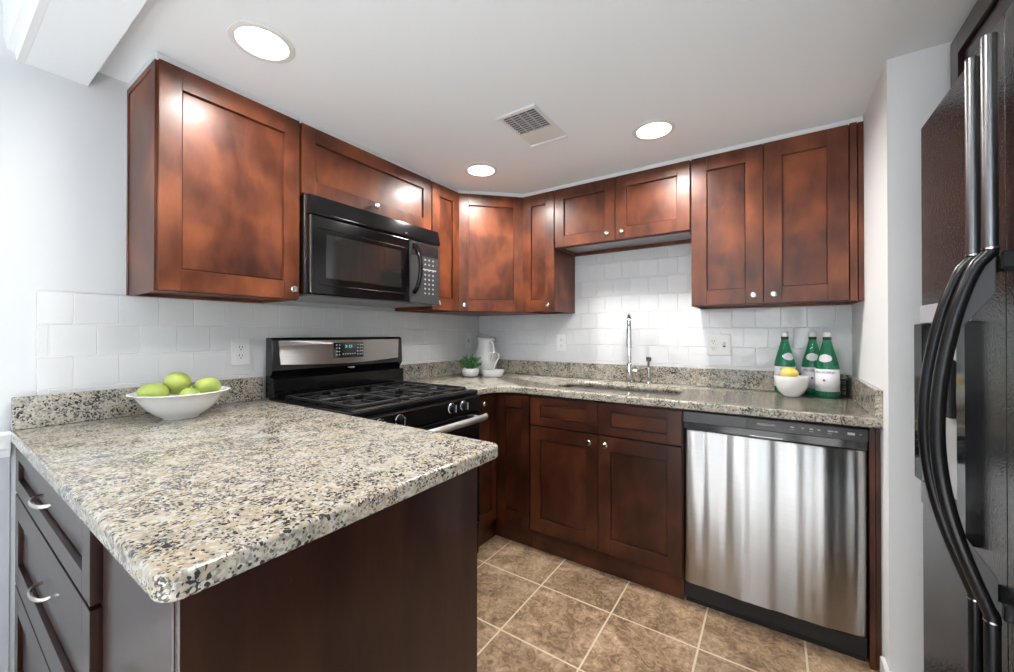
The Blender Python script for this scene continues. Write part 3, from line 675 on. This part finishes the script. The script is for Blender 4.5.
# ---------------------------------------------------------------- fridge
FX = 2.33; FY0, FY1, FS = -0.965, -1.875, -1.462; FZ = 1.79
c = thing('refrigerator', 'black side-by-side refrigerator at the right edge with long bowed handles', 'refrigerator', (2.75, -1.42, 0))
B().box(2.412, 3.13, FY1 + 0.005, FY0 - 0.005, 0.02, 1.765, 0.004, 1).build('body', BLACKP, c, world=True)
B().box(2.40, 2.411, FY1 + 0.02, FY0 - 0.02, 0.0, 0.09).build('base_grille', BLACKM, c, world=True)
def fdoor(y0, y1, ra, rb):
    poly = []
    for i in range(7): a = PI / 2 * i / 6; poly.append((FX + ra - ra * math.sin(a), y0 + ra - ra * math.cos(a)))
    for i in range(7): a = PI / 2 * i / 6; poly.append((FX + rb - rb * math.cos(a), y1 - rb + rb * math.sin(a)))
    poly += [(2.400, y1), (2.400, y0)]
    return B().prism(poly, 0.10, FZ, 'z', 0.003, 1).build('door', FRIDGE, c, world=True, smooth=40)
fz = fdoor(FS + 0.001, FY0, 0.0015, 0.02); fr = fdoor(FY1, FS - 0.001, 0.02, 0.0015)
def fhandle(y, parent):
    xs = FX - 0.029; R = 0.0102
    B().tube([(xs, y, 1.365), (xs, y, 1.738)], R, 18, up=(0, 1, 0)).build('upper_trim', DARKMETAL, parent, world=True, label='grey metal trim bar')
    for za in (0.150,): B().box(xs + 0.004, FX + 0.001, y - 0.004, y + 0.004, za, za + 0.008, 0.001, 1).build('mounting_foot', BLACKP, parent, world=True)
    z0, z1 = 1.356, 0.720
    def bx(z):
        f = (z0 - z) / (z0 - z1); return xs - 0.066 * max(0.0, math.sin(PI * min(1, max(0, f)))) ** (0.62 + 0.35 * f)
    n = 34; pts = [(xs, y, 1.362)] + [(bx(z0 + (z1 - z0) * i / n), y, z0 + (z1 - z0) * i / n) for i in range(n + 1)] + [(xs, y, 0.713)]
    B().tube(pts, R * 1.06, 18, up=(0, 1, 0)).build('grip', BLACKP, parent, world=True, label='bowed black grip')
    for za, zb_ in ((1.358, 1.285), (0.718, 0.790)):
        sg = 1 if za > 1 else -1
        B().prism([(xs + 0.005, za), (xs + 0.005, zb_), (bx(zb_ - sg * 0.075) + 0.004, zb_ - sg * 0.075), (bx(zb_) - 0.002, zb_), (bx(za - sg * 0.03), za - sg * 0.03), (xs, za)], y - 0.006, y + 0.006, 'y', 0.001, 1).build('handle_bracket', GREYP, parent, world=True)
        B().box(xs + 0.012, FX + 0.001, y - 0.006, y + 0.006, min(za, za - sg * 0.03), max(za, za - sg * 0.03), 0.002, 1).build('mounting_foot', BLACKP, parent, world=True)
    B().tube([(xs, y, 0.14), (xs, y, 0.710)], R, 18, up=(0, 1, 0)).build('shaded_lower_trim', BLACKP, parent, world=True)  # black colour puts the dim light down here into the trim
    for zr in (1.362, 0.7105): B().tube([(xs, y, zr), (xs, y, zr + 0.003)], R * 1.1, 18, up=(0, 1, 0)).build('joint_ring', CHROME, parent, world=True)
fhandle(-1.427, fz); fhandle(-1.497, fr)
# ice and water dispenser in the freezer door
dy0, dy1, dz0, dz1 = -1.335, -1.045, 0.775, 1.24
xo = FX - 0.016
b = B().prism([(FX + 0.001, dy0), (xo, dy0), (xo, dy0 + 0.045), (FX + 0.001, dy0 + 0.045)], dz0, dz1, 'z', 0.003, 2)
b.prism([(FX + 0.001, dy1), (FX - 0.030, dy1 - 0.004), (FX - 0.026, dy1 - 0.05), (FX + 0.001, dy1 - 0.055)], dz0 + 0.055, dz1, 'z', 0.003, 2)
b.prism([(FX + 0.001, dy0 + 0.04), (xo, dy0 + 0.04), (FX - 0.026, dy1 - 0.04), (FX + 0.001, dy1 - 0.04)], dz0, dz0 + 0.06, 'z', 0.003, 2)
dsp = b.build('dispenser', BLACK, fz, world=True)
LGD = mat('light_grey_dispenser_panel', (0.45, 0.46, 0.47), 0.3)
B().prism([(FX + 0.001, dy0 + 0.02), (xo, dy0 + 0.02), (FX - 0.022, dy1 - 0.02), (FX + 0.001, dy1 - 0.02)], dz1 + 0.001, 1.288, 'z', 0.003, 2).build('touch_panel', LGD, dsp, world=True)
B().box(FX - 0.0006, FX + 0.0004, dy0 + 0.046, dy1 - 0.056, dz0 + 0.061, dz1).build('recess_panel', LGD, dsp, world=True)
B().box(FX - 0.014, FX - 0.001, -1.235, -1.20, 1.02, 1.155, 0.004, 2).build('lever', BLACKP, dsp, world=True)
B().box(FX - 0.014, FX - 0.001, -1.165, -1.13, 1.02, 1.155, 0.004, 2).build('lever', WHITEP, dsp, world=True)
B().box(2.345, 2.40, -1.01, -0.972, FZ + 0.0005, FZ + 0.018, 0.005, 2).build('hinge_cover', mat('pale_hinge_cap', (0.5, 0.5, 0.5), 0.3, 0.3), fz, world=True)
c = thing('over_fridge_cabinet', 'dark wall cabinet above the refrigerator reaching the ceiling', 'cabinet', (2.85, -1.3, 1.83))
B().box(2.46, RX1 - 0.001, -1.88, YA - 0.001, 1.83, ZC - 0.001, 0.001, 1).build('body', DARKWOOD, c, world=True)
for (y0, y1) in ((-1.305, -0.775), (-1.84, -1.31)):
    b = shaker(B(), -y1, -y0, 1.85, 2.105, 0, -0.019, 0.06, 0.06)
    b.xf(Matrix.Translation((2.4595, 0, 0)) @ Matrix.Rotation(-PI / 2, 4, 'Z'))
    d = b.build('door', DARKWOOD, c, world=True)

# ---------------------------------------------------------------- ceiling lamps, vent
LG = 'recessed ceiling lamps'
def downlight(x, y, label, power):
    c = thing('ceiling_lamp', label, 'ceiling lamp', (x, y, ZC), 0, LG)
    B().lathe([(0.074, -0.0005), (0.092, -0.0005), (0.0915, -0.004), (0.082, -0.007), (0.074, -0.006)], (0, 0, 0), 48).build('trim_ring', WHITEP, c)
    B().lathe([(0, -0.0035), (0.073, -0.0035), (0.073, -0.0008), (0, -0.0008)], (0, 0, 0), 48).build('diffuser', LAMPM, c)
    l = area('ceiling_lamp_light', (0, 0, -0.010), (0, 0, 0), 0.14, 0.14, power, (1.0, 0.97, 0.93), 'DISK', 2.9); l.parent = c
downlight(0.635, -1.935, 'round recessed ceiling lamp nearest the dropped beam, above the peninsula', 6)
downlight(0.615, -0.768, 'round recessed ceiling lamp in front of the corner cabinet', 9)
downlight(1.537, -0.682, 'round recessed ceiling lamp above the sink and dishwasher', 9)
downlight(1.537, -1.935, 'round recessed ceiling lamp, unseen and added for light, over the open floor in front of the refrigerator', 6.5)  # out of view, added to light the floor and peninsula
c = thing('ceiling_vent', 'white rectangular ceiling air vent with a louvred half', 'vent', (1.095, -1.01, ZC), 0)
zv = ZC
B().box(1.004, 1.190, -1.165, -0.860, zv - 0.004, zv - 0.0005, 0.001, 1).build('plate', WHITEP, c, world=True)
B().box(1.0, 1.195, -1.172, -1.150, zv - 0.012, zv - 0.0042, 0.003, 1).build('rim', WHITEP, c, world=True)
B().box(1.0, 1.195, -0.872, -0.858, zv - 0.012, zv - 0.0042, 0.003, 1).build('rim', WHITEP, c, world=True)
B().box(1.018, 1.176, -0.985, -0.978, zv - 0.008, zv - 0.0042).build('damper_bar', WHITEP, c, world=True)
B().box(1.022, 1.172, -1.140, -0.992, zv - 0.0052, zv - 0.0042).build('duct_opening', SLOT, c, world=True)
b = B()
for i in range(9):
    y = -1.134 + i * 0.0165
    b.box(1.020, 1.174, y, y + 0.0048, zv - 0.009, zv - 0.0053)
for x in (1.058, 1.097, 1.136): b.box(x - 0.0025, x + 0.0025, -1.14, -0.992, zv - 0.0085, zv - 0.0055)
b.build('louvres', mat('vent_louvre_paint', (0.45, 0.45, 0.46), 0.4), c, world=True)

# ---------------------------------------------------------------- outlets (local face -y)
def outlet(loc, rz, label, kind, cat='outlet'):
    c = thing('wall_outlet' if kind != 'switch' else 'light_switch', label, cat, loc, rz)
    w = 0.075 if kind != 'double' else 0.118
    B().box(-w / 2, w / 2, -0.006, 0, -0.06, 0.06, 0.0035, 2).build('cover_plate', WHITEP, c)
    def duplex(x):
        B().box(x - 0.017, x + 0.017, -0.0085, -0.0061, -0.034, 0.034, 0.002, 1).build('socket', WHITEP, c)
        b = B()
        for z in (-0.019, 0.019):
            b.box(x - 0.0075, x - 0.0050, -0.0090, -0.0086, z - 0.002, z + 0.007).box(x + 0.0050, x + 0.0075, -0.0090, -0.0086, z - 0.002, z + 0.006)
            b.lathe([(0, 0), (0.0026, 0), (0.0026, 0.0005), (0, 0.0005)], (x, -0.0086, z - 0.009), 10, axis='y')
        b.build('slots', SLOT, c)
    def toggle(x):
        B().box(x - 0.006, x + 0.006, -0.0075, -0.0061, -0.013, 0.013).build('slot', SLOT, c)
        B().prism([(-0.0076, -0.006), (-0.018, 0.004), (-0.018, 0.011), (-0.0076, 0.008)], x - 0.004, x + 0.004, 'x').build('toggle', WHITEP, c)
    if kind == 'duplex': duplex(0)
    elif kind == 'switch': toggle(0)
    else: duplex(-0.027); toggle(0.027)
    return c
outlet((0.0095, -1.741, 1.135), H, 'white duplex outlet on the left wall tiles beside the fruit bowl', 'duplex')
outlet((0.0095, -0.150, 1.163), H, 'white switch plate on the left wall tiles behind the potted plant', 'switch', 'switch')
outlet((0.748, -0.0095, 1.152), 0, 'white single outlet on the back wall tiles between pitcher and faucet', 'duplex')
outlet((1.730, -0.0095, 1.152), 0, 'wide white double outlet plate on the back wall tiles left of the bottles', 'double')

# ---------------------------------------------------------------- fruit bowls
ZS = 0.9145
def ovoid(name, label, loc, r, elong, rot, m, group, tip=0.0, dent=0.0):
    b = B(); n = 22; prof = []
    for i in range(n + 1):
        a = PI * i / n; rr = math.sin(a) * r; z = -math.cos(a) * r * elong
        k = (z / (r * elong))
        if tip: z += tip * max(0, abs(k) - 0.8) / 0.2 * (1 if k > 0 else -1) * r
        rr *= 1 - 0.10 * k
        if dent and k > 0.8: z -= dent * (k - 0.8) / 0.2 * r
        prof.append((rr if 0 < i < n else 0, z))
    b.lathe(prof, n=28)
    o = b.build(name, m, None, smooth=80); o.location = loc; o.rotation_euler = rot
    return tag(o, label, 'fruit', group)
bc = (0.215, -2.014)
c = thing('fruit_bowl', 'wide white ceramic bowl of green fruit on the peninsula', 'bowl', (bc[0], bc[1], ZS))
def scal(a, z): return 0.0022 * math.cos(16 * a) * min(1, max(0, (z - 0.07) / 0.02))
prof = [(0, 0.004), (0.045, 0.004), (0.047, 0.0), (0.052, 0.0), (0.055, 0.006), (0.075, 0.018), (0.098, 0.040), (0.116, 0.066), (0.128, 0.084), (0.141, 0.090), (0.145, 0.093), (0.141, 0.0955), (0.128, 0.091), (0.119, 0.080), (0.098, 0.048), (0.072, 0.024), (0.04, 0.013), (0, 0.011)]
B().lathe(prof, n=64, wob=scal).build('dish', WHITEC, c, smooth=60)
FG = 'green fruit in the white bowl'
def inb(dx, dy, dz): return (bc[0] + dx, bc[1] + dy, ZS + dz)
ovoid('mango', 'long pale green fruit lying at the left of the white bowl', inb(0.0, -0.078, 0.095), 0.036, 1.25, (1.35, 0.2, 0.25), GREENF, FG)
ovoid('mango', 'round green fruit heaped highest in the middle of the white bowl', inb(-0.028, -0.004, 0.122), 0.040, 1.12, (1.2, 0.3, 0.9), GREENF, FG)
o = ovoid('mango', 'yellow-green fruit with dimpled stem end at the right of the white bowl', inb(0.0, 0.078, 0.100), 0.036, 1.22, (1.45, 0.0, 0.15), GREENF, FG, dent=0.12)
B().cyl((0, 0, 0.036), (0, 0, 0.050), 0.0028, 0.002, 8).build('stem', STEMM, o)
ovoid('mango', 'green fruit low at the front of the white bowl, mostly hidden by its rim', inb(0.062, 0.005, 0.080), 0.030, 1.15, (1.4, 0.5, 1.2), GREENF, FG)
ovoid('mango', 'green fruit buried at the bottom of the bowl beneath the other fruit', inb(-0.010, 0.0, 0.043), 0.029, 1.1, (1.5, 0.1, 0.4), GREENF, FG)

c = thing('small_bowl', 'small round white bowl holding a lemon in front of the green bottles', 'bowl', (2.058, -0.20, ZS))
prof = [(0, 0.004), (0.026, 0.004), (0.028, 0), (0.032, 0), (0.036, 0.006), (0.052, 0.022), (0.064, 0.048), (0.069, 0.075), (0.071, 0.095), (0.070, 0.098), (0.067, 0.095), (0.064, 0.072), (0.058, 0.048), (0.045, 0.024), (0.02, 0.012), (0, 0.011)]
B().lathe(prof, n=48).build('dish', WHITEC, c, smooth=60)
LGp = 'lemons in the small bowl'
ovoid('lemon', 'yellow lemon on top in the small white bowl', (2.050, -0.205, ZS + 0.108), 0.031, 1.18, (1.4, 0.1, 1.0), LEMONM, None, tip=0.16)
ovoid('lemon', 'lemon underneath the top one inside the small white bowl', (2.062, -0.20, ZS + 0.047), 0.030, 1.15, (1.5, 0.0, 0.2), LEMONM, None, tip=0.16)

# ---------------------------------------------------------------- bottles
def bottle(x, y, rz, label):
    c = thing('water_bottle', label, 'bottle', (x, y, ZS), rz, 'green glass water bottles')
    prof = [(0, 0.006), (0.030, 0.004), (0.034, 0), (0.040, 0.002), (0.0445, 0.010), (0.045, 0.045), (0.0445, 0.110), (0.0450, 0.140), (0.0425, 0.160), (0.035, 0.190), (0.026, 0.225), (0.019, 0.252), (0.0145, 0.272), (0.0145, 0.285), (0, 0.285)]
    B().lathe(prof, n=36).build('glass', BGLASS, c, smooth=50)
    B().lathe([(0, 0.2855), (0.0155, 0.2855), (0.0158, 0.290), (0.0155, 0.305), (0.013, 0.308), (0, 0.3085)], n=24).build('cap', WHITEP, c)
    B().lathe([(0.0150, 0.272), (0.0165, 0.274), (0.0165, 0.2825), (0.0150, 0.284)], n=24).build('neck_band', SLOT, c)
    def wrap(z0, z1, r, half, ellipse=False):
        tb = bmesh.new(); n = 24
        if not ellipse:
            lo = [tb.verts.new((r * math.sin(-half + 2 * half * i / n), -r * math.cos(-half + 2 * half * i / n), z0)) for i in range(n + 1)]
            hi = [tb.verts.new((r * math.sin(-half + 2 * half * i / n), -r * math.cos(-half + 2 * half * i / n), z1)) for i in range(n + 1)]
            for i in range(n): tb.faces.new((lo[i], lo[i + 1], hi[i + 1], hi[i]))
        else:
            def rad(z):
                for (r0, a0), (r1, a1) in zip(prof, prof[1:]):
                    if a0 <= z <= a1 and a1 > a0: return r0 + (r1 - r0) * (z - a0) / (a1 - a0) + 0.0008
                return 0.03
            zc_ = (z0 + z1) / 2; hh = (z1 - z0) / 2; rows = []
            for j in range(9):
                t = -1 + 2 * j / 8; z = zc_ + hh * t; wd = half * math.sqrt(max(0.02, 1 - t * t)); rr = rad(z)
                rows.append([tb.verts.new((rr * math.sin(-wd + 2 * wd * i / 12), -rr * math.cos(-wd + 2 * wd * i / 12), z)) for i in range(13)])
            for a, d_ in zip(rows, rows[1:]):
                for i in range(12): tb.faces.new((a[i], a[i + 1], d_[i + 1], d_[i]))
        b = B(); b.merge(tb); return b
    lb = wrap(0.034, 0.136, 0.0456, 1.9).build('label', LABEL, c, smooth=60)
    s = lb.modifiers.new('t', 'SOLIDIFY'); s.thickness = 0.0004
    nl = wrap(0.168, 0.205, 0, 0.75, True).build('neck_label', LABEL, c, smooth=60)
    s = nl.modifiers.new('t', 'SOLIDIFY'); s.thickness = 0.0004; s.offset = -1
    tm = text_mesh('S.PELLEGRINO', 0.0135, 0.0003)
    for v in tm.verts:
        a = v.co.x / 0.0462; rr = 0.0462 + v.co.z; zz = 0.121 + v.co.y; v.co = Vector((rr * math.sin(a), -rr * math.cos(a), zz))
    b = B(); b.merge(tm); b.build('lettering', mat('blue_label_ink', (0.03, 0.05, 0.16), 0.5), lb)
    B().lathe([(0, 0), (0.006, 0), (0.006, 0.0006), (0, 0.0006)], (0, -0.0460, 0.085), 5, axis='y').build('star_mark', mat('red_label_ink', (0.55, 0.04, 0.05), 0.5), lb)
    return c
bottle(2.035, -0.085, 0.5, 'green glass water bottle standing behind the small white bowl')
bottle(2.148, -0.076, -0.1, 'green glass water bottle half hidden behind the rightmost bottle')
bottle(2.196, -0.172, -0.35, 'green glass water bottle in front nearest the right wall, whole label showing')

# ---------------------------------------------------------------- pitcher, dish, plant in the corner
c = thing('pitcher', 'tall white ceramic pitcher in the room corner behind the plant', 'pitcher', (0.192, -0.155, ZS), -0.5)
prof = [(0, 0.003), (0.042, 0.0), (0.048, 0.004), (0.058, 0.05), (0.062, 0.10), (0.058, 0.15), (0.048, 0.20), (0.044, 0.235), (0.048, 0.262), (0.054, 0.275)]
inner = [(r - 0.004, z) for r, z in prof[::-1]][:-2] + [(0, 0.008)]
prof = [(r_ * 1.38, z) for r_, z in prof]; inner = [(r_ * 1.38, z) for r_, z in inner]
tb = B().lathe(prof + inner, n=40)
for v in tb.b.verts:
    if v.co.z > 0.2:
        k = (v.co.z - 0.2) / 0.075; a = math.atan2(v.co.y, v.co.x); q = max(0, math.cos(a - PI)) ** 6
        v.co.x -= 0.042 * q * k; v.co.z += 0.034 * q * k - 0.012 * k * max(0, math.cos(a))
tb.build('body', WHITEC, c, smooth=60)
B().tube([(0.062, 0, 0.235), (0.090, 0, 0.240), (0.115, 0, 0.22), (0.122, 0, 0.185), (0.115, 0, 0.14), (0.098, 0, 0.105), (0.080, 0, 0.09)], 0.0065, 10, (1.4, 0.8), up=(0, 1, 0)).build('handle', WHITEC, c)
c = thing('handled_basket_dish', 'low white dish with a tall looped handle in front of the pitcher', 'dish', (0.352, -0.288, ZS), 0.59)
DS = 1.22
prof = [(0, 0.003), (0.044, 0.0), (0.052, 0.004), (0.058, 0.030), (0.062, 0.048), (0.058, 0.050), (0.053, 0.03), (0.044, 0.010), (0, 0.009)]
B().lathe([(r_ * DS, z) for r_, z in prof], n=40, sy=0.72, sx=1.05, wob=lambda a, z: 0.0015 * math.cos(20 * a) * (z > 0.02)).build('dish', WHITEC, c, smooth=60)
pts = []
for i in range(25):
    a = -PI / 2 + 2 * PI * i / 24
    pts.append((0.0 + 0.034 * math.cos(a) * (1 if True else 0), 0.0, 0.122 + 0.050 * math.sin(a)))
pts = [(0.006, 0, 0.035)] + [(0.004 + 0.036 * math.sin(PI * 2 * f) * -1 if False else 0.004 + 0.036 * (-math.sin(2 * PI * f)) , 0.0, 0.065 + 0.105 * (math.sin(PI * f)) ** 0.8) for f in [i / 24 for i in range(1, 24)]] + [(0.002, 0, 0.035)]
B().tube(pts, 0.0042, 10, up=(0, 1, 0)).box(-0.012, 0.02, -0.010, 0.010, 0.010, 0.04, 0.004, 2).build('handle', WHITEC, c)
c = thing('potted_plant', 'small leafy green plant in a ribbed white pot beside the stove', 'plant', (0.208, -0.362, ZS))
prof = [(0, 0.003), (0.042, 0.0), (0.052, 0.008), (0.059, 0.030), (0.058, 0.042), (0.052, 0.057), (0.049, 0.057), (0.053, 0.042), (0.048, 0.012), (0, 0.010)]
B().lathe(prof, n=64, wob=lambda a, z: 0.0022 * abs(math.cos(7 * a)) * (0.004 < z < 0.058)).build('pot', WHITEC, c, smooth=60)
B().lathe([(0, 0.050), (0.049, 0.050), (0.050, 0.045), (0, 0.045)], n=24).build('soil', SOIL, c)
random.seed(3); bs = B(); bl = B(); tl = bmesh.new()
for i in range(60):
    a = random.uniform(0, 2 * PI); el = random.uniform(0.15, 1.45); L = random.uniform(0.075, 0.105)
    e = Vector((math.cos(a) * math.cos(el) * L * 0.95, math.sin(a) * math.cos(el) * L * 0.95, math.sin(el) * L * 0.88)); p0 = Vector((e.x * 0.25, e.y * 0.25, 0.050)); p1 = Vector((0, 0, 0.058)) + e
    bs.tube([p0, (p0 + p1) / 2 + Vector((0, 0, 0.008)), p1], 0.0011, 5)
    for k in range(7):
        f = 0.35 + 0.65 * k / 6; p = p0.lerp(p1, f) + Vector((0, 0, 0.03 * f * (1 - f)))
        d = Vector((random.gauss(0, 1), random.gauss(0, 1), random.gauss(0.4, 0.7))).normalized(); s = random.uniform(0.010, 0.016)
        u = d.cross(Vector((random.gauss(0, 1), random.gauss(0, 1), random.gauss(0, 1)))).normalized(); nn = d.cross(u)
        pts = [p, p + d * s * 0.35 + u * s * 0.42, p + d * s * 0.8 + u * s * 0.33, p + d * s * 1.15 - nn * s * 0.15, p + d * s * 0.8 - u * s * 0.33, p + d * s * 0.35 - u * s * 0.42, p + d * s * 0.6 + nn * s * 0.1]
        vs = [tl.verts.new(q) for q in pts]
        for j in range(6): tl.faces.new((vs[6], vs[j], vs[(j + 1) % 6]))
bs.build('stems', STEMM, c); bl.merge(tl); bl.build('foliage', LEAF, c, smooth=0)
# ---------------------------------------------------------------- small dark wire rack behind bottles
c = thing('wire_rack', 'small black wire rack against the splash right of the bottles', 'rack', (2.262, -0.058, ZS))
b = B(); x0, x1, y0, y1, h = -0.018, 0.018, -0.026, 0.020, 0.078
for z in (0.003, 0.026, 0.052, h): b.tube([(x0, y0, z), (x1, y0, z), (x1, y1, z), (x0, y1, z)], 0.0018, 6, closed=True)
for x, y in ((x0, y0), (x1, y0), (x1, y1), (x0, y1), (0, y0), (0, y1), (x0, 0), (x1, 0)): b.tube([(x, y, 0.0), (x, y, h)], 0.0018, 6)
b.build('wire_frame', BLACKM, c)
